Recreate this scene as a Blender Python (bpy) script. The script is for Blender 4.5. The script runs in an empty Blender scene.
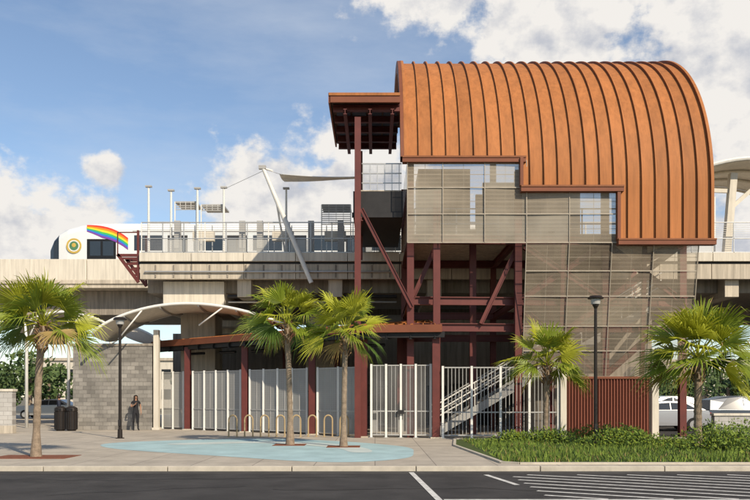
import bpy, math, random
from mathutils import Vector, Matrix
random.seed(7)
S=bpy.context.scene
R=random.random
def U(a,b): return a+(b-a)*random.random()

# ---------------------------------------------------------------- materials
def newmat(name):
    m=bpy.data.materials.new(name); m.use_nodes=True
    nt=m.node_tree; return m,nt,nt.nodes['Principled BSDF'],nt.nodes['Material Output']
def M(name,col,rough=.7,metal=0,var=.18,scale=2.0,bump=0.0,bscale=30,streak=False,spec=.3,trans=0,panel=0,px0=0,grime=0):
    m,nt,p,o=newmat(name)
    N=nt.nodes;L=nt.links
    tc=N.new('ShaderNodeTexCoord')
    mp=N.new('ShaderNodeMapping'); L.new(tc.outputs['Object'],mp.inputs[0])
    if streak: mp.inputs['Scale'].default_value=(3,3,.35)
    n=N.new('ShaderNodeTexNoise'); n.inputs['Scale'].default_value=scale; n.inputs['Detail'].default_value=6; n.inputs['Roughness'].default_value=.65
    L.new(mp.outputs[0],n.inputs['Vector'])
    r=N.new('ShaderNodeValToRGB')
    c=Vector(col)
    r.color_ramp.elements[0].position=.3; r.color_ramp.elements[1].position=.72
    a=c*(1-var); b=c*(1+var)
    r.color_ramp.elements[0].color=(*a,1); r.color_ramp.elements[1].color=(*b,1)
    L.new(n.outputs['Fac'],r.inputs[0]); colout=r.outputs[0]
    def mul(fac_socket):
        mx=N.new('ShaderNodeMix'); mx.data_type='RGBA'; mx.blend_type='MULTIPLY'; mx.inputs[0].default_value=1
        L.new(colout,mx.inputs[6]); L.new(fac_socket,mx.inputs[7]); return mx.outputs[2]
    if panel:
        sp=N.new('ShaderNodeSeparateXYZ'); L.new(tc.outputs['Object'],sp.inputs[0])
        f=N.new('ShaderNodeMath'); f.operation='SUBTRACT'; L.new(sp.outputs['X'],f.inputs[0]); f.inputs[1].default_value=px0
        g=N.new('ShaderNodeMath'); g.operation='DIVIDE'; L.new(f.outputs[0],g.inputs[0]); g.inputs[1].default_value=panel
        h=N.new('ShaderNodeMath'); h.operation='FLOOR'; L.new(g.outputs[0],h.inputs[0])
        wn=N.new('ShaderNodeTexWhiteNoise'); wn.noise_dimensions='1D'; L.new(h.outputs[0],wn.inputs['W'])
        mr=N.new('ShaderNodeMapRange'); mr.inputs[3].default_value=.86; mr.inputs[4].default_value=1.08; L.new(wn.outputs['Value'],mr.inputs[0])
        colout=mul(mr.outputs[0])
    if grime:
        mp2=N.new('ShaderNodeMapping'); mp2.inputs['Scale'].default_value=(5,5,.22); L.new(tc.outputs['Object'],mp2.inputs[0])
        n3=N.new('ShaderNodeTexNoise'); n3.inputs['Scale'].default_value=1.3; n3.inputs['Detail'].default_value=8; n3.inputs['Roughness'].default_value=.7; L.new(mp2.outputs[0],n3.inputs['Vector'])
        mr=N.new('ShaderNodeMapRange'); mr.inputs[1].default_value=.42; mr.inputs[2].default_value=.66; mr.inputs[3].default_value=1; mr.inputs[4].default_value=1-grime; L.new(n3.outputs['Fac'],mr.inputs[0])
        colout=mul(mr.outputs[0])
    L.new(colout,p.inputs['Base Color'])
    p.inputs['Roughness'].default_value=rough; p.inputs['Metallic'].default_value=metal
    p.inputs['Specular IOR Level'].default_value=spec
    if bump>0:
        n2=N.new('ShaderNodeTexNoise'); n2.inputs['Scale'].default_value=bscale; n2.inputs['Detail'].default_value=4
        L.new(tc.outputs['Object'],n2.inputs['Vector'])
        bp=N.new('ShaderNodeBump'); bp.inputs['Strength'].default_value=bump; bp.inputs['Distance'].default_value=.02
        L.new(n2.outputs['Fac'],bp.inputs['Height']); L.new(bp.outputs[0],p.inputs['Normal'])
    if trans>0:
        t=N.new('ShaderNodeBsdfTranslucent'); L.new(colout,t.inputs[0])
        mx=N.new('ShaderNodeMixShader'); mx.inputs[0].default_value=trans
        L.new(p.outputs[0],mx.inputs[1]); L.new(t.outputs[0],mx.inputs[2]); L.new(mx.outputs[0],o.inputs[0])
    return m
def meshmat(name,col,opac,pitch=.09,amp=.2,rough=.6,nz=.4,zp=None):
    m,nt,p,o=newmat(name); N=nt.nodes;L=nt.links
    tc=N.new('ShaderNodeTexCoord'); sp=N.new('ShaderNodeSeparateXYZ'); L.new(tc.outputs['Object'],sp.inputs[0])
    def mth(op,a,b=None):
        q=N.new('ShaderNodeMath'); q.operation=op
        for i,v in enumerate((a,b)):
            if v is None: continue
            if isinstance(v,(int,float)): q.inputs[i].default_value=v
            else: L.new(v,q.inputs[i])
        return q.outputs[0]
    k=2*math.pi/pitch
    sz=mth('SINE',mth('MULTIPLY',sp.outputs['Z'],k if zp is None else 2*math.pi/zp))
    sx=mth('SINE',mth('MULTIPLY',sp.outputs['X'],k))
    w=mth('MAXIMUM',sx,sz)
    n=N.new('ShaderNodeTexNoise'); n.inputs['Scale'].default_value=.8; n.inputs['Detail'].default_value=6; L.new(tc.outputs['Object'],n.inputs['Vector'])
    f=mth('ADD',mth('MULTIPLY',w,amp),opac-amp*.45)
    f=mth('ADD',f,mth('MULTIPLY',mth('SUBTRACT',n.outputs['Fac'],.5),nz))
    q=N.new('ShaderNodeMath'); q.operation='ADD'; q.use_clamp=True; L.new(f,q.inputs[0]); q.inputs[1].default_value=0
    p.inputs['Base Color'].default_value=(*col,1); p.inputs['Roughness'].default_value=rough
    t=N.new('ShaderNodeBsdfTransparent'); mx=N.new('ShaderNodeMixShader')
    L.new(q.outputs[0],mx.inputs[0]); L.new(t.outputs[0],mx.inputs[1]); L.new(p.outputs[0],mx.inputs[2]); L.new(mx.outputs[0],o.inputs[0])
    return m
def brickmat(name,c1,c2,mortar,bw,bh,plane='xz',ms=.012,rough=.85,off=.5,noise=.25,bump=.4):
    m,nt,p,o=newmat(name); N=nt.nodes;L=nt.links
    tc=N.new('ShaderNodeTexCoord'); sp=N.new('ShaderNodeSeparateXYZ'); L.new(tc.outputs['Object'],sp.inputs[0])
    cb=N.new('ShaderNodeCombineXYZ'); L.new(sp.outputs['X'],cb.inputs[0]); L.new(sp.outputs['Z' if plane=='xz' else 'Y'],cb.inputs[1])
    b=N.new('ShaderNodeTexBrick'); L.new(cb.outputs[0],b.inputs['Vector'])
    b.inputs['Color1'].default_value=(*c1,1); b.inputs['Color2'].default_value=(*c2,1); b.inputs['Mortar'].default_value=(*mortar,1)
    b.inputs['Scale'].default_value=1; b.inputs['Brick Width'].default_value=bw; b.inputs['Row Height'].default_value=bh; b.inputs['Mortar Size'].default_value=ms; b.offset=off
    n=N.new('ShaderNodeTexNoise'); n.inputs['Scale'].default_value=.9; n.inputs['Detail'].default_value=9; n.inputs['Roughness'].default_value=.7; L.new(tc.outputs['Object'],n.inputs['Vector'])
    mr=N.new('ShaderNodeMapRange'); mr.inputs[1].default_value=.3; mr.inputs[2].default_value=.7; mr.inputs[3].default_value=1-noise; mr.inputs[4].default_value=1+noise*.5
    L.new(n.outputs['Fac'],mr.inputs[0])
    mx=N.new('ShaderNodeMix'); mx.data_type='RGBA'; mx.blend_type='MULTIPLY'; mx.inputs[0].default_value=1
    L.new(b.outputs['Color'],mx.inputs[6]); L.new(mr.outputs[0],mx.inputs[7]); L.new(mx.outputs[2],p.inputs['Base Color'])
    p.inputs['Roughness'].default_value=rough
    bp=N.new('ShaderNodeBump'); bp.inputs['Strength'].default_value=bump; bp.inputs['Distance'].default_value=.01; bp.invert=True
    L.new(b.outputs['Fac'],bp.inputs['Height']); L.new(bp.outputs[0],p.inputs['Normal'])
    return m

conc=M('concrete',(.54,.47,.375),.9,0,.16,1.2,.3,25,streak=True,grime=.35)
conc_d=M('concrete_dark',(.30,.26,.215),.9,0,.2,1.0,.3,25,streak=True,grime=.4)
conc_w=M('concrete_white',(.66,.60,.50),.85,0,.10,1.5,.2,25,streak=True,grime=.22)
copper=M('terracotta_metal',(.42,.158,.050),.66,0,.16,.8,.12,6,streak=True,spec=.25,panel=12.24/22,px0=1.22,grime=.20)
seam_shade=M('terracotta_seam_shade',(.23,.080,.030),.6,0,.15,.8,streak=True)  # dark seam sides: the shadow beside each seam is put into the colour
copper_d=M('terracotta_edge',(.19,.062,.030),.6,0,.15,1)
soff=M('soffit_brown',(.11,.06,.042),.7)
maroon=M('maroon_steel',(.120,.026,.020),.5,.1,.2,2,spec=.45)
dark=M('dark_steel',(.028,.026,.026),.5,.2,.2,3)
bronze=M('bronze_paint',(.030,.024,.021),.45,.4,.15,5)
white=M('white_paint',(.72,.70,.65),.5,0,.06,3)
greyp=M('grey_paint',(.38,.37,.35),.5,0,.1,3)
framem=M('screen_frame_paint',(.36,.31,.245),.5,.2,.15,3)
cream=M('cream_membrane',(.66,.60,.50),.6,0,.10,1.2,grime=.15)
steel=M('galvanised_steel',(.45,.44,.42),.4,.6,.1,6)
asph=M('asphalt',(.052,.048,.046),.92,0,.34,.9,.6,140)
line=M('road_paint',(.60,.58,.54),.8,0,.32,7)
pave=brickmat('plaza_concrete',(.46,.40,.32),(.42,.365,.295),(.21,.18,.15),1.5,1.5,'xy',.012,.9,0,.30,.3)
blue=M('blue_path_coating',(.36,.49,.50),.85,0,.18,1.0,.2,60)
pale=M('pale_path_coating',(.50,.55,.52),.85,0,.12,1.2,.2,60)
kerbm=M('kerb_concrete',(.48,.43,.35),.9,0,.18,2.5,.3,40)
cmu=brickmat('split_face_block',(.32,.295,.26),(.19,.175,.155),(.14,.13,.115),.40,.20,'xz',.008,.95,.5,.35,.6)
cmu2=brickmat('light_block',(.48,.46,.43),(.42,.40,.37),(.30,.28,.26),.40,.20,'xz',.01,.95,.5,.2,.4)
grate=M('rust_grate',(.20,.07,.035),.8,0,.3,6,.3,60)
screenU=meshmat('woven_screen_upper',(.40,.345,.265),.60,.055,.10,zp=.16,nz=.5)
screenA=meshmat('woven_screen_a',(.36,.29,.21),.43,.055,.10,zp=.16,nz=.5)
screenB=meshmat('woven_screen_b',(.34,.275,.195),.36,.055,.10,zp=.16,nz=.5)
screenC=meshmat('woven_screen_c',(.40,.33,.24),.52,.055,.10,zp=.16,nz=.5)
fmesh=meshmat('fence_mesh',(.48,.47,.44),.62,.05,.1,nz=.2)
fmesh2=meshmat('fence_mesh_open',(.32,.31,.30),.26,.05,.1)
glass=M('dark_glass',(.02,.025,.03),.08,0,.1,1,spec=.8)
trainw=M('train_white',(.76,.76,.74),.3,0,.03,1,spec=.5)
black=M('black',(.012,.012,.013),.4,0,.1,2)
rubber=M('rubber',(.02,.02,.02),.85)
tan=M('tan_tube',(.42,.31,.17),.45,.1,.1,3)
ribred=M('corrugated_red',(.19,.060,.036),.6,.1,.15,2,streak=True,grime=.2)
trunkm=M('palm_trunk',(.25,.19,.135),.95,0,.35,9,.8,40)
boot=M('palm_boots',(.20,.12,.065),.95,0,.35,9,.8,40)
leafA=M('palm_leaf_light',(.40,.41,.035),.45,0,.25,1.5,trans=.35,spec=.4)
leafB=M('palm_leaf_mid',(.23,.29,.030),.45,0,.25,1.5,trans=.3,spec=.4)
leafC=M('palm_leaf_dark',(.075,.13,.022),.5,0,.25,1.5,trans=.25)
leafD=M('palm_leaf_dry',(.34,.24,.09),.7,0,.25,1.5,trans=.2)
grassA=M('grass_light',(.15,.21,.03),.8,0,.25,2)
grassB=M('grass_dark',(.065,.11,.02),.8,0,.25,2)
lawnm=M('lawn_soil',(.06,.085,.02),.95,0,.35,3,.4,40)
treel=M('tree_leaf',(.05,.085,.025),.7,0,.3,.6)
treel2=M('tree_leaf_light',(.09,.13,.04),.7,0,.3,.6)
skin=M('skin',(.36,.20,.13),.55,0,.06,8)
hairm=M('hair',(.018,.012,.009),.5,0,.2,30)
cloth=M('black_cloth',(.018,.018,.021),.85,0,.2,12)
cloth2=M('navy_cloth',(.03,.035,.055),.85,0,.2,12)
pvm=M('solar_panel',(.10,.12,.16),.25,.2,.15,3,spec=.7)
ground_m=M('ground_soil',(.17,.15,.11),.95,0,.3,.15)
tar=M('tar_seal',(.022,.021,.021),.6,0,.2,4); patch=M('asphalt_patch',(.074,.068,.062),.95,0,.3,2,.5,120)

# ---------------------------------------------------------------- builder
class B:
    def __init__(s,name): s.n=name; s.v=[]; s.f=[]; s.m=[]; s.mats=[]
    def sl(s,mat):
        if mat not in s.mats: s.mats.append(mat)
        return s.mats.index(mat)
    def poly(s,pts,mat):
        i=len(s.v); s.v+= [tuple(p) for p in pts]; s.f.append(tuple(range(i,i+len(pts)))); s.m.append(s.sl(mat))
    def box(s,x0,x1,y0,y1,z0,z1,mat):
        i=len(s.v); k=s.sl(mat)
        s.v+=[(x0,y0,z0),(x1,y0,z0),(x1,y1,z0),(x0,y1,z0),(x0,y0,z1),(x1,y0,z1),(x1,y1,z1),(x0,y1,z1)]
        for f in ((0,3,2,1),(4,5,6,7),(0,1,5,4),(1,2,6,5),(2,3,7,6),(3,0,4,7)):
            s.f.append(tuple(i+a for a in f)); s.m.append(k)
    def beam(s,p0,p1,w,h,mat,up=(0,0,1)):
        p0=Vector(p0);p1=Vector(p1); d=(p1-p0).normalized(); u=Vector(up)
        if abs(d.dot(u))>.98: u=Vector((0,1,0))
        a=d.cross(u).normalized(); b=a.cross(d).normalized()
        i=len(s.v);k=s.sl(mat)
        for p in (p0,p1):
            for sa,sb in ((-1,-1),(1,-1),(1,1),(-1,1)):
                s.v.append(tuple(p+a*sa*w/2+b*sb*h/2))
        for f in ((0,3,2,1),(4,5,6,7),(0,1,5,4),(1,2,6,5),(2,3,7,6),(3,0,4,7)):
            s.f.append(tuple(i+q for q in f)); s.m.append(k)
    def ibeam(s,p0,p1,w,h,mat,t=.03):
        p0=Vector(p0);p1=Vector(p1); d=(p1-p0).normalized(); u=Vector((0,0,1)) if abs(d.z)<.98 else Vector((0,1,0))
        a=d.cross(u).normalized(); b=a.cross(d).normalized()
        s.beam(p0+b*(h/2-t/2),p1+b*(h/2-t/2),w,t,mat); s.beam(p0-b*(h/2-t/2),p1-b*(h/2-t/2),w,t,mat)
        s.beam(p0,p1,t,h-2*t,mat)
    def tube(s,pts,rs,mat,seg=8,cap=True):
        pts=[Vector(p) for p in pts]
        if isinstance(rs,(int,float)): rs=[rs]*len(pts)
        k=s.sl(mat); i0=len(s.v); a=None
        for j,p in enumerate(pts):
            d=(pts[min(j+1,len(pts)-1)]-pts[max(j-1,0)]).normalized()
            if a is None:
                a=d.orthogonal().normalized()
            a=(a-d*a.dot(d)).normalized(); b=d.cross(a)
            for q in range(seg):
                t=2*math.pi*q/seg; s.v.append(tuple(p+(a*math.cos(t)+b*math.sin(t))*rs[j]))
        for j in range(len(pts)-1):
            for q in range(seg):
                A=i0+j*seg+q; C=i0+j*seg+(q+1)%seg
                s.f.append((A,C,C+seg,A+seg)); s.m.append(k)
        if cap:
            s.f.append(tuple(i0+q for q in range(seg))[::-1]); s.m.append(k)
            s.f.append(tuple(i0+(len(pts)-1)*seg+q for q in range(seg))); s.m.append(k)
    def build(s,smooth=False,parent=None,bevel=0):
        me=bpy.data.meshes.new(s.n); me.from_pydata(s.v,[],s.f)
        for m in s.mats: me.materials.append(m)
        me.polygons.foreach_set('material_index',s.m)
        if smooth: me.polygons.foreach_set('use_smooth',[True]*len(s.f))
        me.update()
        o=bpy.data.objects.new(s.n,me); S.collection.objects.link(o)
        if parent: o.parent=parent
        if bevel:
            md=o.modifiers.new('Bevel','BEVEL'); md.width=bevel; md.segments=2; md.limit_method='ANGLE'
        return o
def empty(name,loc=(0,0,0)):
    e=bpy.data.objects.new(name,None); e.location=loc; S.collection.objects.link(e); return e

# ---------------------------------------------------------------- ground
b=B('ground'); b.poly([(-900,-200,-.2),(900,-200,-.2),(900,1500,-.2),(-900,1500,-.2)],ground_m); b.build()
b=B('road'); b.poly([(-80,-40,-.12),(80,-40,-.12),(80,19.3,-.12),(-80,19.3,-.12)],asph)
random.seed(3)
for (x,y,a,l) in ((-9,17.4,.05,9),(-2,15.6,-.12,7),(5,17.0,1.2,2.5),(-6,14.6,.2,4)):
    px,py=x,y
    for i in range(int(l/.35)):
        a2=a+U(-.5,.5); qx,qy=px+.35*math.cos(a2),min(18.5,py+.35*math.sin(a2))
        b.poly([(px,py-.016,-.1165),(qx,qy-.016,-.1165),(qx,qy+.016,-.1165),(px,py+.016,-.1165)],tar); px,py=qx,qy
b.poly([(-80,18.72,-.1168),(80,18.72,-.1168),(80,19.29,-.1168),(-80,19.29,-.1168)],patch)
b.build()
random.seed(7)
b=B('plaza_pavement'); b.box(-80,80,19.47,75,-.19,0,pave); b.build()
b=B('kerb')
x=-80
while x<80:
    b.box(x,x+2.98,19.3,19.466,-.19,.004,kerbm); x+=3
b.build(bevel=.015)
b=B('parking_lot_surface'); b.poly([(11.6,33,.004),(80,33,.004),(80,74,.004),(11.6,74,.004)],asph); b.build()
b=B('blue_path')
ctrl=[(-9.3,29.2),(-4.9,31.8),(-1.6,30.2),(.9,26.9),(1.15,23.9),(.7,21.6),(-1.16,20.5),(-4.4,22.6),(-8.6,26.0)]
def cr(P,n=8):
    o=[];L=len(P)
    for i in range(L):
        p=[Vector(P[(i+k-1)%L]) for k in range(4)]
        for j in range(n):
            t=j/n
            o.append(.5*((2*p[1])+(p[2]-p[0])*t+(2*p[0]-5*p[1]+4*p[2]-p[3])*t*t+(3*p[1]-p[0]-3*p[2]+p[3])*t**3))
    return o
b.poly([(p.x,p.y,.004) for p in cr(ctrl)],blue)
b.poly([(p.x,p.y,.008) for p in cr([(-7.2,28.5),(-4.2,29.9),(-1.8,28.6),(-.4,26.2),(-.1,24.2),(-.7,24.1),(-1.2,25.8),(-2.5,27.6),(-4.4,28.7),(-6.6,27.7)])],pale)
b.build()
b=B('parking_markings'); z=-.1125
def strip(x0,y0,x1,y1,w=.12):
    d=Vector((x1-x0,y1-y0)).normalized(); n=Vector((-d.y,d.x))*w/2
    b.poly([(x0-n.x,y0-n.y,z),(x1-n.x,y1-n.y,z),(x1+n.x,y1+n.y,z),(x0+n.x,y0+n.y,z)],line)
strip(.86,19.0,1.12,13.9); strip(2.55,18.4,2.9,16.3)
z=-.1085; strip(1.2,13.95,13,13.95); z=-.1125
for i in range(34):
    xs=-8+i*1.15; y0,y1=18.4,14.05
    xa=xs; xb=xs+(y0-y1)/.36*.62
    ya=y0
    if xa<3.1:
        t=(3.1-xa)/(xb-xa)
        if t>=1: continue
        ya=y0+(y1-y0)*t; xa=3.1
    strip(xa,ya,xb,y1,.12)
b.build()
lawn=[(2.7,27.2),(3.2,20.2),(3.6,19.9),(34,19.9),(34,31),(3.1,31)]
b=B('planting_bed'); b.poly([(x,y,.02) for x,y in lawn],lawnm)
for i in range(len(lawn)):
    p=lawn[i];q=lawn[(i+1)%len(lawn)]; b.beam((p[0],p[1],.02),(q[0],q[1],.02),.1,.06,kerbm)
b.build()
b=B('grass')
for i in range(26000):
    x=U(3.3,20) ; y=U(20,30.8)
    cl=math.sin(x*1.7+y)*math.sin(y*2.1+x*.6)
    h=U(.05,.13)*(1.7 if cl>.3 else 1)
    if cl<-.6 and R()<.6: continue
    a=U(0,6.28); w=.018; dx,dy=math.cos(a)*w,math.sin(a)*w; lx,ly=U(-.07,.07),U(-.07,.07)
    b.poly([(x-dx,y-dy,.02),(x+dx,y+dy,.02),(x+lx,y+ly,.02+h)],grassA if R()<.65 else (grassB if R()<.85 else leafD))
b.build()
def shrub(name,cx,cy,rx,ry,h,n,mats,ls=.09):
    b=B(name)
    for i in range(n):
        t=U(0,6.28); r=math.sqrt(R()); zz=R()**.7
        k=math.sqrt(max(0,1-zz*zz*.8))*(1+.25*math.sin(5*t+cx))
        p=Vector((cx+rx*r*k*math.cos(t),cy+ry*r*k*math.sin(t),.02+h*zz*(.75+.35*math.sin(3*t+cy)*math.sin(cx*3+7*r))))
        d=Vector((U(-1,1),U(-1,1),U(-.2,1.3))).normalized(); s=d.orthogonal().normalized()*ls*.35; l=ls*U(.7,1.8)
        b.poly([p,p+d*l*.5+s,p+d*l,p+d*l*.5-s],random.choice(mats))
    return b.build()
for (x,y,rx,ry,h,n) in [(8.2,26.3,1.6,.8,.6,1500),(10.8,24.8,1.7,.8,.7,1600),(13.3,23.6,1.6,.8,.8,1600),(6.2,28.6,1.2,.7,.5,1000),(12.5,27.5,2.2,.8,.85,1700),(5.0,28.6,.9,.5,.4,700),(11.9,21.9,1.7,.5,.45,1200),(8.6,29.5,2,.6,.6,1300)]:
    shrub('shrub',x,y,rx,ry,h,n,[grassA,grassB,leafC,grassA,leafB])

# ---------------------------------------------------------------- entry building (barrel roofed)
PB=empty('station_entry_building')
D=32.0; Z0=10.0; RZ=7.9; RY=9.0
def prof(zlow,th_end=118,n=96,off=0):
    pts=[]
    if zlow<Z0:
        pts.append((D-off,zlow)); pts.append((D-off,(zlow+Z0)/2)); t0=0
    else: t0=math.asin((zlow-Z0)/RZ)
    t1=math.radians(th_end)
    for i in range(n+1):
        t=t0+(t1-t0)*i/n
        pts.append((D+RY-(RY+off)*math.cos(t), Z0+(RZ+off)*math.sin(t)))
    return pts
steps=[(1.2,5.92,11.26),(5.92,9.8,10.06),(9.8,13.48,7.94)]
b=B('barrel_roof')
def sweep(x0,x1,zlow,o1,o2,mat,mat_in):
    A=prof(zlow,off=o1);C=prof(zlow,off=o2)
    for i in range(len(A)-1):
        (ya,za),(yb,zb)=A[i],A[i+1]; (yc,zc),(yd,zd)=C[i],C[i+1]
        b.poly([(x0,yc,zc),(x1,yc,zc),(x1,yd,zd),(x0,yd,zd)],mat)
        b.poly([(x0,ya,za),(x0,yb,zb),(x1,yb,zb),(x1,ya,za)],mat_in)
        if x0<1.3: b.poly([(x0,ya,za),(x0,yc,zc),(x0,yd,zd),(x0,yb,zb)],copper_d)
        if x1>13: b.poly([(x1,ya,za),(x1,yb,zb),(x1,yd,zd),(x1,yc,zc)],copper_d)
    b.poly([(x0,A[0][0],A[0][1]),(x1,A[0][0],A[0][1]),(x1,C[0][0],C[0][1]),(x0,C[0][0],C[0][1])],copper_d)
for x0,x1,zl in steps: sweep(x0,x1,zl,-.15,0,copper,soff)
b.build(parent=PB)
b=B('standing_seams')
n=22
for i in range(n+1):
    x=1.2+.02+(12.24)*i/n
    if x>9.8: zl=7.94
    elif x>5.92: zl=10.06
    else: zl=11.26
    w=.028 if 0<i<n else .06
    A=prof(zl,off=.003);C=prof(zl,off=.10 if 0<i<n else .13)
    for j in range(len(A)-1):
        (ya,za),(yb,zb)=A[j],A[j+1]; (yc,zc),(yd,zd)=C[j],C[j+1]
        b.poly([(x-w,yc,zc),(x+w,yc,zc),(x+w,yd,zd),(x-w,yd,zd)],copper)
        b.poly([(x-w,ya,za),(x-w,yc,zc),(x-w,yd,zd),(x-w,yb,zb)],seam_shade)
        b.poly([(x+w,ya,za),(x+w,yb,zb),(x+w,yd,zd),(x+w,yc,zc)],seam_shade)
b.build(parent=PB)
b=B('roof_edge_trim')
for x0,x1,zl in steps:
    y=prof(zl)[0][0]
    b.box(x0-.1,x1+.12,y-.16,y+.2,zl-.20,zl-.03,copper_d)
    b.box(x0-.1,x1+.12,y-.19,y+.2,zl-.028,zl+.04,seam_shade)
for x,za,zb in ((5.92,10.1,11.3),(9.8,7.95,10.1)):
    ya=prof(max(zb,Z0))[0][0]
    b.box(x-.13,x-.004,D-.13,ya+.15,za,zb-.08,copper_d)
A=prof(11.26,off=-.4);C=prof(11.26,off=.12)
for j in range(len(A)-1):
    (ya,za),(yb,zb)=A[j],A[j+1]; (yc,zc),(yd,zd)=C[j],C[j+1]
    for x in (1.02,1.19):
        b.poly([(x,ya,za),(x,yc,zc),(x,yd,zd),(x,yb,zb)],copper_d)
    b.poly([(1.02,yc,zc),(1.19,yc,zc),(1.19,yd,zd),(1.02,yd,zd)],copper_d)
    b.poly([(1.02,ya,za),(1.19,ya,za),(1.19,yb,zb),(1.02,yb,zb)],copper_d)
b.build(parent=PB)
b=B('roof_ribs')
for x in (1.5,4,6.5,9,11.5,13.2):
    A=prof(11.3,off=-.3,n=40)
    for j in range(0,len(A)-2,2):
        b.beam((x,A[j][0],A[j][1]),(x,A[j+2][0],A[j+2][1]),.15,.25,maroon)
b.build(parent=PB)
def yz(z): return D+.12+(0 if z>=8 else (8-z)/5.6*1.0)
b=B('woven_screens'); fr=B('screen_frames')
cols=[1.3,2.72,4.4,6.08,7.8,9.52,11.2,13.0]
rows=[2.5,3.55,4.55,5.75,6.75,7.86,9.0,10.06,11.15]
done=set()
for i in range(len(cols)-1):
    for j in range(len(rows)-1):
        x0,x1=cols[i],cols[i+1]; z0,z1=rows[j],rows[j+1]
        if x1<6.2 and z1<7.9: continue
        if x0>=6 and z0>=10: continue
        if x0>9.6 and z0>7.8: continue
        if i==4 and z0>7.8: x1=9.78
        if x0>9.4 and z0>7.8: continue
        jt=U(-.03,.03)
        mt=random.choice([screenU,screenU,screenC]) if z0>7.8 else random.choice([screenA,screenB,screenC,screenA])
        b.poly([(x0,yz(z0)+jt,z0),(x1,yz(z0)-jt,z0),(x1,yz(z1)-jt,z1),(x0,yz(z1)+jt,z1)],mt)
        for key,p,q in ((('h',i,j),(x0,z0),(x1,z0)),(('h',i,j+1),(x0,z1),(x1,z1)),(('v',i,j),(x0,z0),(x0,z1)),(('v',i+1,j),(x1,z0),(x1,z1))):
            if key in done: continue
            done.add(key); e=.035 if key[0]=='h' else .042
            fr.beam((p[0],yz(p[1])-e,p[1]),(q[0],yz(q[1])-e,q[1]),.03,.04,framem)
        zm=(z0+z1)/2
        fr.beam((x0,yz(zm)+.04,zm),(x1,yz(zm)+.04,zm),.02,.02,framem); xm=(x0+x1)/2
        fr.beam((xm,yz(z0)+.045,z0),(xm,yz(z1)+.045,z1),.015,.015,framem)
b.build(parent=PB); fr.build(parent=PB)
b=B('side_screens')
for x in (1.28,13.1):
    for k in range(4):
        b.poly([(x,32.3+k*1.5,7.9),(x,33.75+k*1.5,7.9),(x,33.75+k*1.5,11.1),(x,32.3+k*1.5,11.1)],screenB)
b.build(parent=PB)
b=B('steel_frame')
for x,y,z1 in ((1.45,32.8,11.2),(2.5,32.5,10),(5.9,33.0,11),(9.6,33.4,11),(12.9,33.6,10),(1.45,40,12),(5.9,40,14),(9.6,40,14),(12.9,40,13),(4.3,35.2,9),(7.8,35.6,9)):
    b.ibeam((x,y,0),(x,y,z1),.28,.28,maroon,.035)
for z in (4.55,5.65,8.2):
    b.ibeam((1.4,33.2,z),(13.0,33.9,z),.22,.34,maroon,.04)
    b.ibeam((1.4,39.6,z),(13.0,39.6,z),.22,.34,maroon,.04)
for x in (1.45,5.9,9.6,12.9):
    for z in (5.65,8.2): b.ibeam((x,33.2,z),(x,39.5,z),.2,.3,maroon,.04)
b.ibeam((2.6,33.1,8.1),(1.5,33.1,5.6),.14,.18,maroon)
b.ibeam((6,33.2,8.1),(4.4,33.2,4.7),.14,.18,maroon)
for p,q in (((9.7,33.35,5.7),(12.9,33.4,8.1)),((9.7,33.6,8.1),(12.9,33.7,5.7)),((6.2,33.2,7.9),(9.5,33.45,5.8)),((6.2,33.5,3.2),(9.5,33.55,5.5)),((9.7,33.6,2.6),(12.9,33.65,5.4)),((9.5,33.75,2.6),(6.2,33.8,5.4)),((6.2,33.45,5.8),(9.5,33.6,8.0))):
    b.ibeam(p,q,.2,.24,maroon)
for x in (7.8,11.2): b.ibeam((x,33.6,2.5),(x,33.2,8.1),.16,.18,maroon)
b.build(parent=PB)
b=B('concourse_decks')
b.box(1.6,13.0,34.2,39.85,8.4,8.62,conc)
b.box(6.6,12.7,35.6,39.5,5.85,6.05,conc)
b.box(7.0,12.8,37,37.2,0,5.8,conc_d)
b.box(2.0,4.4,37.0,39.4,8.63,12.2,conc); b.box(5.2,9.9,38.6,38.8,8.63,12.0,conc_w); b.box(4.6,5.1,36.5,36.7,8.63,10.9,greyp)  # partitions added as backing, to block sky light behind the upper screens
for i in range(7): b.beam((1.7+i*1.8,34.4,8.63),(1.7+i*1.8,34.4,9.75),.05,.05,steel)
for z in (9.1,9.75): b.beam((1.7,34.4,z),(12.9,34.4,z),.05,.05,steel)
b.build(parent=PB)
b=B('entry_stair')
sx,sz=2.6,0.; n=34
for i in range(n):
    x=sx+i*.29; zt=.17*(i+1)
    b.box(x,x+.285,34.9,37.0,zt-.14,zt,conc)
for y in (34.8,36.95):
    b.beam((sx,y,.05),(sx+n*.29,y,.05+n*.17),.08,.34,greyp)
    for h in (.55,.8,1.1): b.tube([(sx,y,.17+h),(sx+n*.29,y,.17+n*.17+h)],.03,white)
    for i in range(0,n,2): b.tube([(sx+i*.29,y,.17*i+.1),(sx+i*.29,y,.17*i+1.27)],.022,white,6)
b.build(parent=PB)
b=B('walkway_landing')
b.box(-.9,1.15,33,39.8,9.1,10.15,dark); b.box(-.95,1.1,32.9,32.99,9.05,9.25,dark)
b.box(-.8,1.1,33.02,39.8,10.153,10.2,conc)
for i in range(6):
    b.beam((-.5+i*.3,33.05,10.2),(-.5+i*.3,33.05,11.3),.03,.03,steel)
for z in (10.5,10.9,11.3): b.beam((-.55,33.05,z),(1.1,33.05,z),.04,.04,steel)
b.poly([(-.5,33.08,10.25),(1.1,33.08,10.25),(1.1,33.08,11.3),(-.5,33.08,11.3)],fmesh2)
b.build(parent=PB)
b=B('walkway_roof')
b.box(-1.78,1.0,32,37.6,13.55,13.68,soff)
b.box(-1.82,1.0,31.9,31.99,13.42,13.78,copper_d); b.box(-1.86,-1.79,31.9,37.6,13.40,13.80,copper_d)
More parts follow.
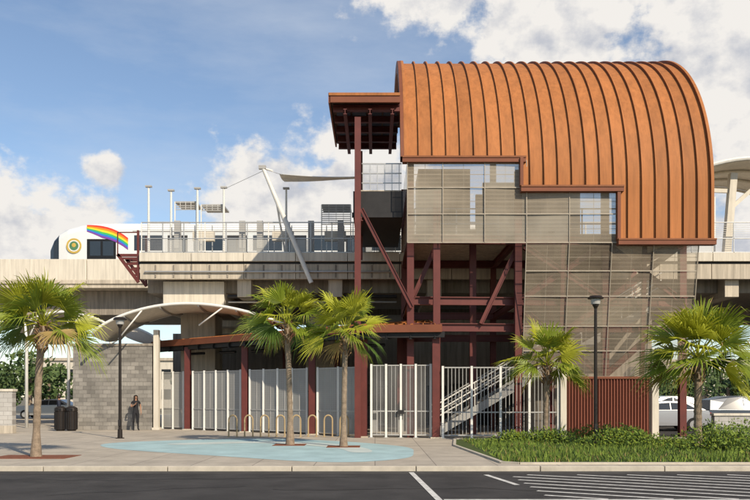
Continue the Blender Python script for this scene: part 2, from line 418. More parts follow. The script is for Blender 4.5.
b.box(-1.84,1.0,31.86,31.898,13.68,13.79,copper)
for y in (32.5,33.8,35.1,36.4,37.4): b.ibeam((-1.7,y,13.38),(1,y,13.38),.16,.26,maroon)
for x in (-1.2,-.2,.7): b.ibeam((x,32.1,13.12),(x,37.4,13.12),.14,.22,maroon)
for i in range(4):
    for j in range(4): b.box(-1.6+i*.65,-1.02+i*.65,32.7+j*1.25,33.7+j*1.25,13.50,13.54,pvm)
b.ibeam((-.7,32.5,0),(-.7,32.5,13.0),.25,.25,maroon,.04)
b.ibeam((-.7,37,8),(-.7,37,13.0),.25,.25,maroon,.04)
b.ibeam((-.55,32.5,9.3),(1.5,32.5,5.3),.13,.16,maroon,.03)
b.ibeam((-.55,32.5,8.9),(-.9,37,8.9),.13,.16,maroon,.03)
b.build(parent=PB)
b=B('corrugated_wall')
b.box(7.7,11.0,32.05,32.15,0,2.42,ribred)
x=7.72
while x<10.95:
    b.poly([(x,32.045,.05),(x+.03,31.99,.05),(x+.03,31.99,2.38),(x,32.045,2.38)],ribred)
    b.poly([(x+.03,31.99,.05),(x+.07,31.99,.05),(x+.07,31.99,2.38),(x+.03,31.99,2.38)],ribred)
    b.poly([(x+.07,31.99,.05),(x+.10,32.045,.05),(x+.10,32.045,2.38),(x+.07,31.99,2.38)],ribred); x+=.12
b.box(7.66,11.04,31.96,32.1,2.385,2.48,copper_d)
b.box(11.06,11.32,31.9,32.2,0,3.6,conc_w); b.box(7.42,7.655,31.95,32.2,0,2.6,conc_w)
b.build(parent=PB)

# ---------------------------------------------------------------- gate canopy
b=B('gate_canopy')
F=[(-11.7,41.9),(-.75,32.0),(2.62,31.6)]; K=[(-6.5,47),(2.0,39.2),(2.62,39.0)]
zf,zb=4.5,5.35
for i in range(2):
    f0,f1,k0,k1=F[i],F[i+1],K[i],K[i+1]
    b.poly([(*f0,zf),(*f1,zf),(*k1,zb),(*k0,zb)],copper)
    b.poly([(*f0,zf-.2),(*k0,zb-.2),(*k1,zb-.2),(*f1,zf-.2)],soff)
    b.beam((*f0,zf-.12),(*f1,zf-.12),.06,.30,copper_d)
    b.beam((f0[0]+.15,f0[1]+.2,zf-.36),(f1[0]+.15,f1[1]+.2,zf-.36),.16,.22,dark)
    m=24 if i==0 else 7
    for j in range(m):
        t=(j+.5)/m
        p=(f0[0]+(f1[0]-f0[0])*t,f0[1]+(f1[1]-f0[1])*t,zf+.03); q=(k0[0]+(k1[0]-k0[0])*t,k0[1]+(k1[1]-k0[1])*t,zb+.03)
        b.beam(p,q,.03,.06,copper)
        if j%2==0: b.ibeam((p[0],p[1]+.1,zf-.42),(q[0],q[1],zb-.42),.12,.24,dark)
b.beam((*F[0],zf-.12),(*K[0],zb-.12),.06,.3,copper_d); b.beam((*F[2],zf-.12),(*K[2],zb-.12),.06,.3,copper_d)
for x,y in ((-9.4,40.15),(-6.1,37.5),(-2.75,34.95),(-.45,32.9),(2.44,32.15)):
    b.ibeam((x,y,0),(x,y,4.15),.28,.28,maroon,.04); b.box(x-.22,x+.22,y-.22,y+.22,0,.05,conc)
for x,y in ((-5,44.5),(-2,42),(1.2,39)):
    b.ibeam((x,y,0),(x,y,4.9),.25,.25,maroon,.04)
for i in range(6):
    t=i/5; b.tube([(-9.5+9*t,41-6.6*t,3.85),(-9.5+9*t+.9,41-6.6*t-.7,3.85)],.07,black)
b.build()
def fence(name,P0,P1,h,nposts,pm,pick=0,postr=.045,frame=white,rail=greyp):
    b=B(name); P0=Vector((*P0,0));P1=Vector((*P1,0)); d=(P1-P0); L=d.length; d.normalize(); Z=Vector((0,0,1))
    for i in range(nposts+1):
        p=P0+d*L*i/nposts; b.beam(p,p+Z*h,postr*2,postr*2,frame); b.beam(p+Z*.001,p+Z*.02,.2,.2,steel)
    for i in range(nposts):
        a=P0+d*(L*i/nposts+postr*1.5); c=P0+d*(L*(i+1)/nposts-postr*1.5)
        for z in (.12,h-.06,h*.36): b.beam(a+Z*z,c+Z*z,.045,.05,rail)
        if pm: b.poly([a+Z*.14,c+Z*.14,c+Z*(h-.08),a+Z*(h-.08)],pm)
        if pick:
            n=int((c-a).length/pick)
            for j in range(1,n):
                p=a+(c-a)*j/n; b.beam(p+Z*.14,p+Z*(h-.08),.024,.024,rail)
    if pick and name=='entrance_gate':
        m=P0+d*L*.5; b.beam(m+Vector((-.12,-.1,1.05)),m+Vector((.12,-.1,1.05)),.1,.16,dark)
    return b.build()
fence('gate_fence',(-10.9,41.1),(-9.7,40.5),2.95,2,fmesh)
fence('gate_fence',(-9.1,40.0),(-6.35,37.75),2.95,4,fmesh,.3)
fence('gate_fence',(-5.85,37.4),(-3.0,35.2),2.95,4,fmesh,.3)
fence('gate_fence',(-2.5,34.8),(-.65,33.15),2.95,2,fmesh,.3)
fence('entrance_gate',(-.15,32.6),(2.25,32.35),3.0,4,fmesh2,.15)
fence('picket_fence',(2.72,32.1),(7.35,32.1),2.9,4,None,.13)
# fare gates and ticket machines inside
for i,(x,y) in enumerate(((-1.2,37.2),(0,37.2),(1.2,37.2))):
    b=B('fare_gate'); b.box(x-.14,x+.14,y,y+1.6,0,1.0,steel); b.box(x-.16,x+.16,y-.02,y+1.62,1.003,1.06,dark); b.box(x-.1,x+.1,y-.03,y-.005,.6,.9,black); b.box(x+.15,x+.55,y+.7,y+.74,.3,1.1,glass); b.build(bevel=.01)
for x in (-5.6,-4.4):
    b=B('ticket_machine'); b.box(x,x+.8,43,43.7,0,1.9,greyp); b.box(x+.1,x+.7,42.97,42.995,1.1,1.6,glass); b.box(x-.03,x+.83,42.95,43.72,1.903,1.98,dark); b.build(bevel=.01)
b=B('bike_rack')
for i in range(8):
    cx=-5.9+i*.66; pts=[(cx-.17,33.2,0),(cx-.17,33.2,.7)]
    for k in range(1,8):
        t=math.pi*k/8; pts.append((cx-.17*math.cos(t),33.2,.7+.2*math.sin(t)))
    pts+=[(cx+.17,33.2,.7),(cx+.17,33.2,0)]
    b.tube(pts,.033,tan,8)
    b.box(cx-.24,cx-.1,33.13,33.27,.001,.015,tan); b.box(cx+.1,cx+.24,33.13,33.27,.001,.015,tan)
b.build(smooth=False)
b=B('block_wall'); b.box(-15.1,-11.15,40,40.4,0,4.2,cmu); b.box(-15.2,-11.1,39.95,40.45,4.203,4.32,conc_d); b.build()
b=B('block_wall'); b.box(-15.0,-14.7,40.41,47,0,4.2,cmu); b.build()
b=B('white_column'); b.box(-11.06,-10.8,39.9,40.2,0,5.0,conc_w); b.box(-11.12,-10.74,39.84,40.26,.001,.12,conc_w); b.build(bevel=.01)
b=B('low_block_wall'); b.box(-22,-16.6,36.6,37.0,0,1.9,cmu2); b.box(-22,-16.55,36.55,37.05,1.903,2.02,conc_w); b.box(-22,-16.4,36.2,36.58,0,.35,conc); b.build(bevel=.01)
b=B('litter_bin')
for k,(x) in enumerate((-15.3,-14.75)):
    b.tube([(x,38.9,0),(x,38.9,.05),(x,38.9,.06),(x,38.9,.95),(x,38.9,.97),(x,38.9,1.12),(x,38.9,1.2)],[.2,.2,.25,.26,.29,.27,.12],bronze,16)
    b.box(x-.13,x+.13,38.62,38.66,.99,1.08,black)
    for q in range(14):
        t=2*math.pi*q/14; b.beam((x+.265*math.cos(t),38.9+.265*math.sin(t),.08),(x+.27*math.cos(t),38.9+.27*math.sin(t),.93),.03,.015,dark)
b.build()
def lamp(x,y,h):
    b=B('street_lamp')
    b.tube([(x,y,0),(x,y,.03),(x,y,.031),(x,y,.35),(x,y,.38),(x,y,h-.45)],[.17,.17,.1,.09,.065,.05],bronze,12)
    b.tube([(x,y,h-.45),(x,y,h-.38),(x,y,h-.36),(x,y,h-.12)],[.05,.08,.1,.13],bronze,14)
    b.tube([(x,y,h-.12),(x,y,h-.09),(x,y,h-.02),(x,y,h)],[.26,.27,.20,.05],bronze,20)
    b.tube([(x,y,h-.30),(x,y,h-.125)],[.145,.17],greyp,14)
    b.box(x-.05,x+.05,y-.1,y-.06,.5,.75,dark)
    b.build()
lamp(-10.2,32,4.86); lamp(7.5,27.2,5.12)

# ---------------------------------------------------------------- guideway
b=B('elevated_guideway')
x=-90
while x<90:
    b.box(x,x+5.96,50,50.25,8.76,10.26,conc_w); b.box(x,x+5.96,60,60.25,8.76,10.26,conc_w)
    b.box(x,x+5.96,49.9,49.99,8.70,8.95,conc); x+=6
b.box(-90,90,50.0,60.3,8.45,8.75,conc)
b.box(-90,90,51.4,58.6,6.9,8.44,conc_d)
for xx in (-34,-9.3,13,38):
    b.box(xx-1.1,xx+1.1,53.6,56.4,-.1,6.2,conc); b.box(xx-2,xx+2,52,58,6.2,6.88,conc)
b.build(bevel=.02)
b=B('station_platform')
xs=[-11.75+ i*2.6 for i in range(17)]
for i in range(len(xs)-1):
    b.box(xs[i],xs[i+1]-.03,40,40.3,7.55,8.3,conc); b.box(xs[i],xs[i+1]-.03,39.85,40.3,8.42,8.84,conc_w)
b.box(-11.8,30,40.05,40.3,8.3,8.42,dark)
b.box(-11.7,30,40.3,49.6,8.6,8.88,conc)
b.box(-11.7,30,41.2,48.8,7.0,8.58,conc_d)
for xx in (-6.6,-2.0,3,8,13,18,23): b.box(xx-.35,xx+.35,40.35,49.4,6.7,7.9,conc)
b.box(-10.8,-7.7,40.8,45.5,6.0,7.54,conc_w); b.box(-10.2,-8.4,42,44,0,6.0,conc)
for xx in (-3,): b.box(xx-.8,xx+.8,44,46,0,6.9,conc)
for xx in (10,22): b.box(xx-.8,xx+.8,43,45,0,6.9,conc)
x=-11.7; k=0
while x<30:
    b.beam((x,40.1,8.85),(x,40.1,10.4),.05,.05,white if k%3==0 else steel)
    if (k*7)%5 not in (1,): b.poly([(x+.06,40.12,8.93),(x+1.0,40.12,8.93),(x+1.0,40.12,9.55),(x+.06,40.12,9.55)],fmesh if (k*5)%3 else fmesh2)
    x+=1.06; k+=1
for z in (8.9,9.6,10.4): b.beam((-11.7,40.1,z),(30,40.1,z),.05,.05,steel)
for i in range(6):
    z=9.72+i*.11; b.beam((-11.7,40.11,z),(30,40.11,z),.013,.015,steel)
for a in (-10.2,-6.9,-6.0,-3.4,-1.9,.2): b.box(a,a+.30,40.6,40.9,8.9,10.6,greyp)
for a in (-9.4,-5.3,-2.6): b.box(a,a+1.1,41.2,41.5,9.7,10.2,conc_w); b.beam((a+.1,41.3,8.9),(a+.1,41.3,10.5),.05,.05,steel); b.beam((a+1,41.3,8.9),(a+1,41.3,10.5),.05,.05,steel)
b.tube([(-11.5,39.92,7.9),(1.1,39.92,7.9)],.05,steel); b.tube([(-7.5,40.6,6.75),(1.1,40.6,6.75)],.09,dark)
b.tube([(-7.5,40.9,6.5),(1.1,40.9,6.5)],.05,steel)
for i in range(14): b.box(-11+i*.9,-10.93+i*.9,39.96,39.995,7.62,8.25,conc_d)
b.build(bevel=.012)
b=B('platform_end_bracket')
for y in (40.1,41.5):
    for i in range(5): b.beam((-12.8+i*.24,y,8.6-i*.28),(-11.85,y,8.6-i*.28),.07,.1,maroon)
    b.beam((-12.9,y,8.8),(-11.85,y,7.4),.1,.16,maroon); b.beam((-12.9,y,8.75),(-11.85,y,8.75),.1,.14,maroon); b.beam((-11.87,y,7.4),(-11.87,y,10.0),.1,.12,maroon)
b.beam((-12.9,40.1,9.9),(-11.9,40.1,9.9),.05,.05,maroon); b.beam((-12.9,40.1,8.8),(-12.9,40.1,9.9),.05,.05,maroon)
b.build()
for px,h in ((-11.6,12.4),(-10.45,12.2),(-9.1,12.3),(-7.75,12.35),(-4.55,12.3)):
    b=B('platform_pole'); b.tube([(px,41,8.88),(px,41,8.92),(px,41,8.93),(px,41,h)],[.14,.14,.07,.05],white,10); b.box(px-.16,px+.16,40.9,41.1,h,h+.08,greyp); b.build()
def frame(x0,x1,z0,z1,y=41.2):
    b=B('louvre_shelter_panel')
    b.box(x0,x1,y,y+1.6,z1-.05,z1+.03,greyp)
    k=int((z1-z0)/.1)
    for i in range(k): b.beam((x0,y,z0+i*.1),(x1,y,z0+i*.1),.03,.04,greyp)
    for x in (x0,x1): b.beam((x,y,8.88),(x,y,z1),.05,.05,white)
    for i in range(1,4): xx=x0+(x1-x0)*i/4; b.beam((xx,y,z0),(xx,y,z1),.02,.02,white)
    b.build()
frame(-10.3,-9.2,11.3,11.7); frame(-8.95,-7.8,11.25,11.55); frame(-2.75,-1.25,10.55,11.55)
b=B('raking_mast')
b.tube([(-5.55,39.6,13.0),(-4.35,39.6,10.15),(-3.15,39.6,7.3)],[.09,.13,.11],white,14)
b.tube([(-5.6,39.6,13.0),(-5.1,39.8,12.9)],.05,white); b.box(-5.75,-5.4,39.5,39.7,12.93,13.1,greyp)
b.tube([(-3.4,39.6,7.9),(-3.4,40.0,7.9)],.12,steel); b.tube([(-4.9,39.7,11.4),(-4.55,40.6,8.9)],.05,white)
b.tube([(-5.5,39.7,12.9),(-7.75,41,12.3)],.012,steel,5); b.tube([(-5.5,39.7,12.9),(-4.55,41,10.3)],.012,steel,5)
b.build(smooth=False)
b=B('shade_sail')
n=16
def PS(u,v):
    x=-4.75+3.85*u; y=39.7-2.2*u+v*2.2*(1-.6*u)
    zz=12.72-.75*u-.06*math.sin(math.pi*u)-.08*math.sin(math.pi*v)+.22*v
    return (x,y,zz)
for i in range(n):
    for j in range(4):
        b.poly([PS(i/n,j/4),PS((i+1)/n,j/4),PS((i+1)/n,(j+1)/4),PS(i/n,(j+1)/4)],cream)
for v in (0,1): b.tube([PS(i/n,v) for i in range(n+1)],.02,white,6)
b.tube([(-5.5,39.6,12.95),PS(0,0)],.012,steel,5); b.tube([PS(1,0),(-.75,37,12.2)],.012,steel,5)
b.build(smooth=True)

def arch(name,x0,x1,y0,y1,z0,h,skew=.5,droop=.5,posts=True):
    b=B(name); n=30;m=8
    def P(u,v,dz=0):
        uu=u**(1/(.6+skew)) if skew else u
        return Vector((x0+(x1-x0)*u+ .3*v,y0+(y1-y0)*v,z0+h*math.sin(math.pi*uu)**.8-droop*math.sin(math.pi*v)*(.4)+dz))
    for i in range(n):
        for j in range(m):
            b.poly([P(i/n,j/m),P((i+1)/n,j/m),P((i+1)/n,(j+1)/m),P(i/n,(j+1)/m)],cream)
    for v in (0,1): b.tube([P(i/n,v,.02) for i in range(n+1)],.075,white,8)
    for u in (.15,.32,.5,.68,.85):
        b.tube([P(u,j/m,-.06) for j in range(m+1)],.05,steel,6)
    for u in (.12,.5,.88):
        p=P(u,.0)
        if posts: b.tube([(p.x,p.y+.2,0),(p.x,p.y+.2,p.z-.9),p],[.09,.08,.05],white,8)
        b.tube([(p.x,p.y+.2,p.z-1.0),P(min(u+.12,1),0)],.04,white,6)
    b.build(smooth=True)
arch('membrane_canopy',-13.6,-3.4,38.4,41.7,4.62,1.5,.55,.5,False)
arch('membrane_canopy',-19.3,-13.4,42.5,49.5,4.9,1.25,.5)
arch('membrane_canopy',-27,-19.2,46,49.5,5.0,1.2,.5)
b=B('platform_canopy')
n=18
def PC(u,v): return Vector((15.5+9*u,40+v*5,12.1+1.5*math.sin(math.pi*min(1,.15+u*.9))))
for i in range(n):
    for dz,mt in ((0,cream),(-.12,cream)):
        o=Vector((0,0,dz)); b.poly([PC(i/n,0)+o,PC((i+1)/n,0)+o,PC((i+1)/n,1)+o,PC(i/n,1)+o],mt)
b.tube([PC(i/n,0) for i in range(n+1)],.11,white)
for v in (.33,.66,1): b.tube([PC(i/n,v)-Vector((0,0,.2)) for i in range(n+1)],.07,cream)
b.beam((18.0,41,8.9),(18.35,41,13.1),.35,.35,cream); b.beam((18.1,41,12.2),(15.8,41,12.3),.12,.2,cream); b.beam((18.1,41,11.2),(20,41,12.9),.12,.2,cream)
b.beam((17.4,41,8.9),(17.4,41,11.9),.08,.08,white)
b.build()
b=B('added_station_backing')  # dark block added behind the fence, widened and raised to darken the view
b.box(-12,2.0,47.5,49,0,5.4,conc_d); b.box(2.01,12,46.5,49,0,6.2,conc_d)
for x in (-11,-9,-6.5,-3,0,3,6): b.box(x,x+1.1,46.38 if x>2 else 47.4,46.49 if x>2 else 47.49,0,2.3,dark)
for x in (-5,-1.6,4.4,7.6): b.box(x,x+1.3,46.38 if x>2 else 47.4,46.49 if x>2 else 47.49,1.1,2.4,glass)
b.build()

# ---------------------------------------------------------------- train
T=empty('metro_train')
b=B('body'); y0=54.0; hw0=1.5
st=[(-21.55,10.0,10.9,.75),(-21.5,9.75,11.5,1.0),(-21.2,9.6,12.05,1.22),(-20.8,9.5,12.45,1.36),(-20.2,9.5,12.75,1.45),(-19.4,9.5,12.95,1.5),(-18.4,9.5,13.08,1.5),(-17,9.5,13.1,1.5),(9,9.5,13.1,1.5)]
rings=[]
for (x,z0,z1,hw) in st:
    r=.45*min(1,(z1-z0)/3); pts=[]
    for cx,cz,a0 in ((hw-r,z1-r,0),(-hw+r,z1-r,90)):
        for k in range(5):
            t=math.radians(a0+90*k/4); pts.append((x,y0+cx+r*math.cos(t),cz+r*math.sin(t)))
    pts+=[(x,y0-hw,z0+.4),(x,y0-hw+.12,z0),(x,y0+hw-.12,z0),(x,y0+hw,z0+.4)]
    rings.append(pts)
for i in range(len(rings)-1):
    A,C=rings[i],rings[i+1]; n=len(A)
    for k in range(n):
        zc=(A[k][2]+A[(k+1)%n][2]+C[k][2])/3; mt=trainw
        if st[i][0]<-20.9 and zc>11.0: mt=glass
        b.poly([A[k],C[k],C[(k+1)%n],A[(k+1)%n]],mt)
b.poly(rings[0],black); b.poly(rings[-1][::-1],trainw)
b.build(parent=T)
b=B('windows_and_livery'); yf=52.5
b.box(-18.9,-17.0,yf-.015,yf+.02,10.4,12.0,black)
for i in range(2): b.box(-18.7+i*.85,-18.0+i*.85,yf-.03,yf-.016,10.9,11.85,glass)
x=-15.8
while x<8.5:
    b.box(x,x+1.9,yf-.015,yf+.02,11.25,12.25,glass)
    b.box(x+2.2,x+3.5,yf-.015,yf+.02,10.0,12.25,black); b.box(x+2.3,x+2.8,yf-.03,yf-.016,11.2,12.1,glass); b.box(x+2.9,x+3.4,yf-.03,yf-.016,11.2,12.1,glass); x+=3.9
b.box(-15.9,9,yf-.012,yf+.02,12.45,12.55,greyp)
cs=[(.75,.05,.03),(.85,.25,.02),(.85,.65,.03),(.05,.45,.12),(.03,.2,.6),(.2,.05,.35)]
for i,c in enumerate(cs):
    mt=M('livery_%d'%i,c,.4,0,.05,2); pth=[]
    for k in range(9):
        u=k/8; pth.append((-18.9+2.7*u, 12.92-.85*u**2.6))
    for k in range(8):
        (xa,za),(xb,zb2)=pth[k],pth[k+1]; w0=.07+.06*min(1,k/3); w1=.07+.06*min(1,(k+1)/3)
        y=yf-.02-.0005*i
        b.poly([(xa,y,za-w0*(i+1)),(xb,y,zb2-w1*(i+1)),(xb,y,zb2-w1*i),(xa,y,za-w0*i)],mt)
def disc(x,z,r,y,mt): b.poly([(x+r*math.cos(2*math.pi*k/24),y,z+r*math.sin(2*math.pi*k/24)) for k in range(24)],mt)
gold=M('seal_gold',(.55,.38,.08),.4); green=M('seal_green',(.08,.2,.1),.5)
disc(-19.75,11.55,.5,yf-.03,gold); disc(-19.75,11.55,.38,yf-.034,white); disc(-19.75,11.55,.3,yf-.038,green); disc(-19.75,11.6,.14,yf-.042,gold)
b.build(parent=T)
b=B('roof_units')
for x in (-15,-9,-3,3): b.box(x,x+2.6,53.2,54.8,13.1,13.3,greyp)
b.build(parent=T)

# ---------------------------------------------------------------- palms
def palm(x,y,hc,rad,seed,nf=30,lean=0.0,tr=.13):
    random.seed(seed)
    P=empty('fan_palm',(x,y,0))
    b=B('trunk'); pts=[];rs=[]
    n=26; ht=hc-.15
    for i in range(n+1):
        t=i/n; pts.append((lean*t*t,0.02*math.sin(t*5),ht*t)); rs.append(tr*((1.35-.55*min(1,t*5)) if t<.2 else (.8+.1*(i%2)-.05*t)))
    b.tube(pts,rs,trunkm,12)
    for i in range(30):
        a=i*2.4; zz=ht-.75+.75*i/30; r=tr*.75
        p=Vector((lean*(zz/ht)**2+r*math.cos(a),r*math.sin(a),zz)); b.beam(p,p+Vector((math.cos(a)*.12,math.sin(a)*.12,.16)),.05,.03,boot)
    b.build(parent=P,smooth=False)
    b=B('crown'); C=Vector((lean,0,ht))
    for i in range(nf):
        az=i*2.39996+U(-.3,.3); f=(i+.5)/nf
        el=math.radians(80-98*f+U(-10,10))
        mt=random.choice([leafA,leafA,leafA,leafB,leafB]) if f<.7 else random.choice([leafA,leafB,leafB,leafC])
        if i==nf-1: mt=leafD
        d=Vector((math.cos(az)*math.cos(el),math.sin(az)*math.cos(el),math.sin(el)))
        L1=rad*U(.36,.56)*(1 if f>.15 else .8); sag=.10*rad*(1-abs(math.sin(el)))
        base=C+Vector((0,0,.1*(1-f)))
        pm=base+d*L1*.5+Vector((0,0,.03)); tip=base+d*L1-Vector((0,0,sag*.5))
        b.tube([base,pm,tip],[.022,.016,.012],leafA if mt is not leafD else leafD,5,False)
        d2=(tip-pm).normalized(); d2=(d2+Vector((0,0,-.05-.15*f))).normalized()
        side=d2.cross(Vector((0,0,1)))
        if side.length<.1: side=Vector((math.sin(az),-math.cos(az),0))
        side.normalize(); nrm=side.cross(d2).normalized()
        tw=U(-.9,.9); side,nrm=(side*math.cos(tw)+nrm*math.sin(tw)),(nrm*math.cos(tw)-side*math.sin(tw))
        nb=22; spread=math.radians(U(62,92)); fl=rad*U(.54,.78)
        wind=Vector((-.03,0,0))
        for k in range(nb):
            a=-spread+2*spread*(k+.5)/nb; a+=U(-.03,.03)
            dr=(d2*math.cos(a)+side*math.sin(a)+nrm*.18*abs(math.sin(a))).normalized()
            pr=nrm.cross(dr).normalized()
            l=fl*(1-.30*(abs(a)/spread)**1.5)*U(.86,1.1)
            wm=fl*.40*math.sin(spread/nb)*1.15
            q0=tip; q1=tip+dr*l*.40; q2=q1+dr*l*.34+Vector((0,0,-.04*l)); q3=q2+dr*l*.28+Vector((0,0,-.20*l*U(.2,1.8)))+wind
            fold=nrm*wm*.6
            for sgn in (-1,1):
                e1=q1+pr*wm*sgn; e2=q2+pr*wm*.62*sgn
                b.poly([q0,e1,q1+fold] if sgn<0 else [q0,q1+fold,e1],mt)
                b.poly([q1+fold,e1,e2,q2+fold*.6] if sgn>0 else [q1+fold,q2+fold*.6,e2,e1],mt)
                b.poly([q2+fold*.6,e2,q3] if sgn>0 else [q2+fold*.6,q3,e2],leafD if (mt is leafB and R()<.12) else mt)
    b.build(parent=P)
palm(-9.45,22.3,3.8,1.6,1,32,.2,.12)
palm(-2.94,27.7,4.35,1.5,12,28,-.12,.12)
palm(-1.05,26.7,3.9,1.5,3,28,.08,.11)
palm(6.2,29,2.95,1.6,4,28,.05,.13)
palm(10.5,26,3.0,2.05,5,36,.0,.15)
random.seed(11)
b=B('tree_grate'); b.box(-10.5,-8.4,21.6,22.9,.0005,.012,grate); b.build()
b=B('tree_grate'); b.box(-3.5,-2.4,27.2,28.2,.0005,.016,grate); b.build()
b=B('tree_grate'); b.box(-1.6,-.5,26.2,27.2,.0005,.016,grate); b.build()

b=B('distant_trees')
for c in range(90):
    cx=U(-95,95); cy=U(78,110); h=U(3,6.5)
    b.tube([(cx,cy,-.2),(cx,cy,h*.6)],[.25,.15],trunkm,6)
    for k in range(7):
        px,py,pz=cx+U(-2.2,2.2),cy+U(-1.5,1.5),h*U(.4,.95); r=U(.8,1.5)
        for q in range(45):
            d=Vector((U(-1,1),U(-1,1),U(-1,1))).normalized(); p=Vector((px,py,pz))+d*r*U(.5,1.05)
            e=Vector((U(-1,1),U(-1,1),U(-1,1))).normalized(); s=e.orthogonal().normalized()*.18
            b.poly([p-s,p+e*.32,p+s,p-e*.3],treel if R()<.65 else treel2)
b.build()
for (x,y,w,d,h) in ((-52,120,26,12,7),(-20,130,18,12,6),(45,125,30,14,7)):
    b=B('distant_building'); b.box(x,x+w,y,y+d,-.2,h,conc_w); b.box(x-.3,x+w+.3,y-.3,y+d+.3,h+.002,h+.4,conc)
    for f in range(2):
        for i in range(int(w/2.4)): b.box(x+.8+i*2.4,x+2.2+i*2.4,y-.05,y-.01,1.2+f*3,2.7+f*3,glass)
    b.build()

# ---------------------------------------------------------------- cars
tailm=M('tail_red',(.4,.02,.02),.3)
def car(x,y,col,flip=1,suv=False):
    P=empty('parked_car',(x,y,0.004)); P.rotation_euler=(0,0,0 if flip>0 else math.pi)
    paint=M('car_paint',col,.25,.2,.03,1,spec=.7)
    hh=1.7 if suv else 1.45
    low=[(-2.2,.35),(-2.25,.6),(-2.2,.8),(-1.9,.95),(-.95,1.0),(1.3,1.02),(2.1,1.0),(2.22,.8),(2.2,.4),(1.9,.28),(-1.9,.28)]
    top=[(-1.0,.99),(-.35,hh-.06),(.1,hh),(1.1,hh-.02),(1.5 if not suv else 1.9,hh-.2),(2.0,1.02)]
    b=B('body')
    def ext(pr,w0,w1,zs,mat):
        n=len(pr); A=[]; C=[]
        for (px,pz) in pr:
            t=0 if pz<zs else min(1,(pz-zs)/.5); w=w0+(w1-w0)*t
            A.append((px,-w,pz)); C.append((px,w,pz))
        b.poly(A,mat); b.poly(C[::-1],mat)
        for i in range(n): j=(i+1)%n; b.poly([A[i],C[i],C[j],A[j]],mat)
    ext(low,.9,.86,.6,paint); ext(top,.84,.62,1.0,paint)
    g=[(-.78,1.04),(-.28,hh-.12),(.3,hh-.08),(.3,1.04)]; g2=[(.36,1.04),(.36,hh-.08),(1.05,hh-.1),(1.6,1.06)]
    for pr in (g,g2):
        for s in (-1,1):
            pts=[(px,s*(.84-.22*min(1,(pz-1)/.5)+.012),pz) for px,pz in pr]; b.poly(pts if s<0 else pts[::-1],glass)
    b.poly([(-.98,-.74,1.05),(-.98,.74,1.05),(-.4,.58,hh-.1),(-.4,-.58,hh-.1)],glass)
    for s in (-1,1):
        b.box(-2.26,-2.1,s*.62-.18,s*.62+.18,.66,.8,white); b.box(2.12,2.26,s*.66-.14,s*.66+.14,.72,.9,tailm)
        for wx in (-1.38,1.38):
            b.tube([(wx,s*.72,.33),(wx,s*.925,.33)],.33,rubber,20); b.tube([(wx,s*.9,.33),(wx,s*.935,.33)],.2,steel,14)
    b.build(parent=P)
car(13.8,39,(.35,.35,.36),1); car(18.2,39.5,(.05,.06,.08),-1,True); car(16.2,45,(.5,.5,.48),1,True); car(22,43,(.3,.03,.03),1); car(-24.5,60,(.3,.3,.3),1)
b=B('low_block_wall'); b.box(14.6,22,34.4,34.7,0,.85,cmu2); b.box(14.55,22,34.35,34.75,.853,.95,conc_w); b.build()

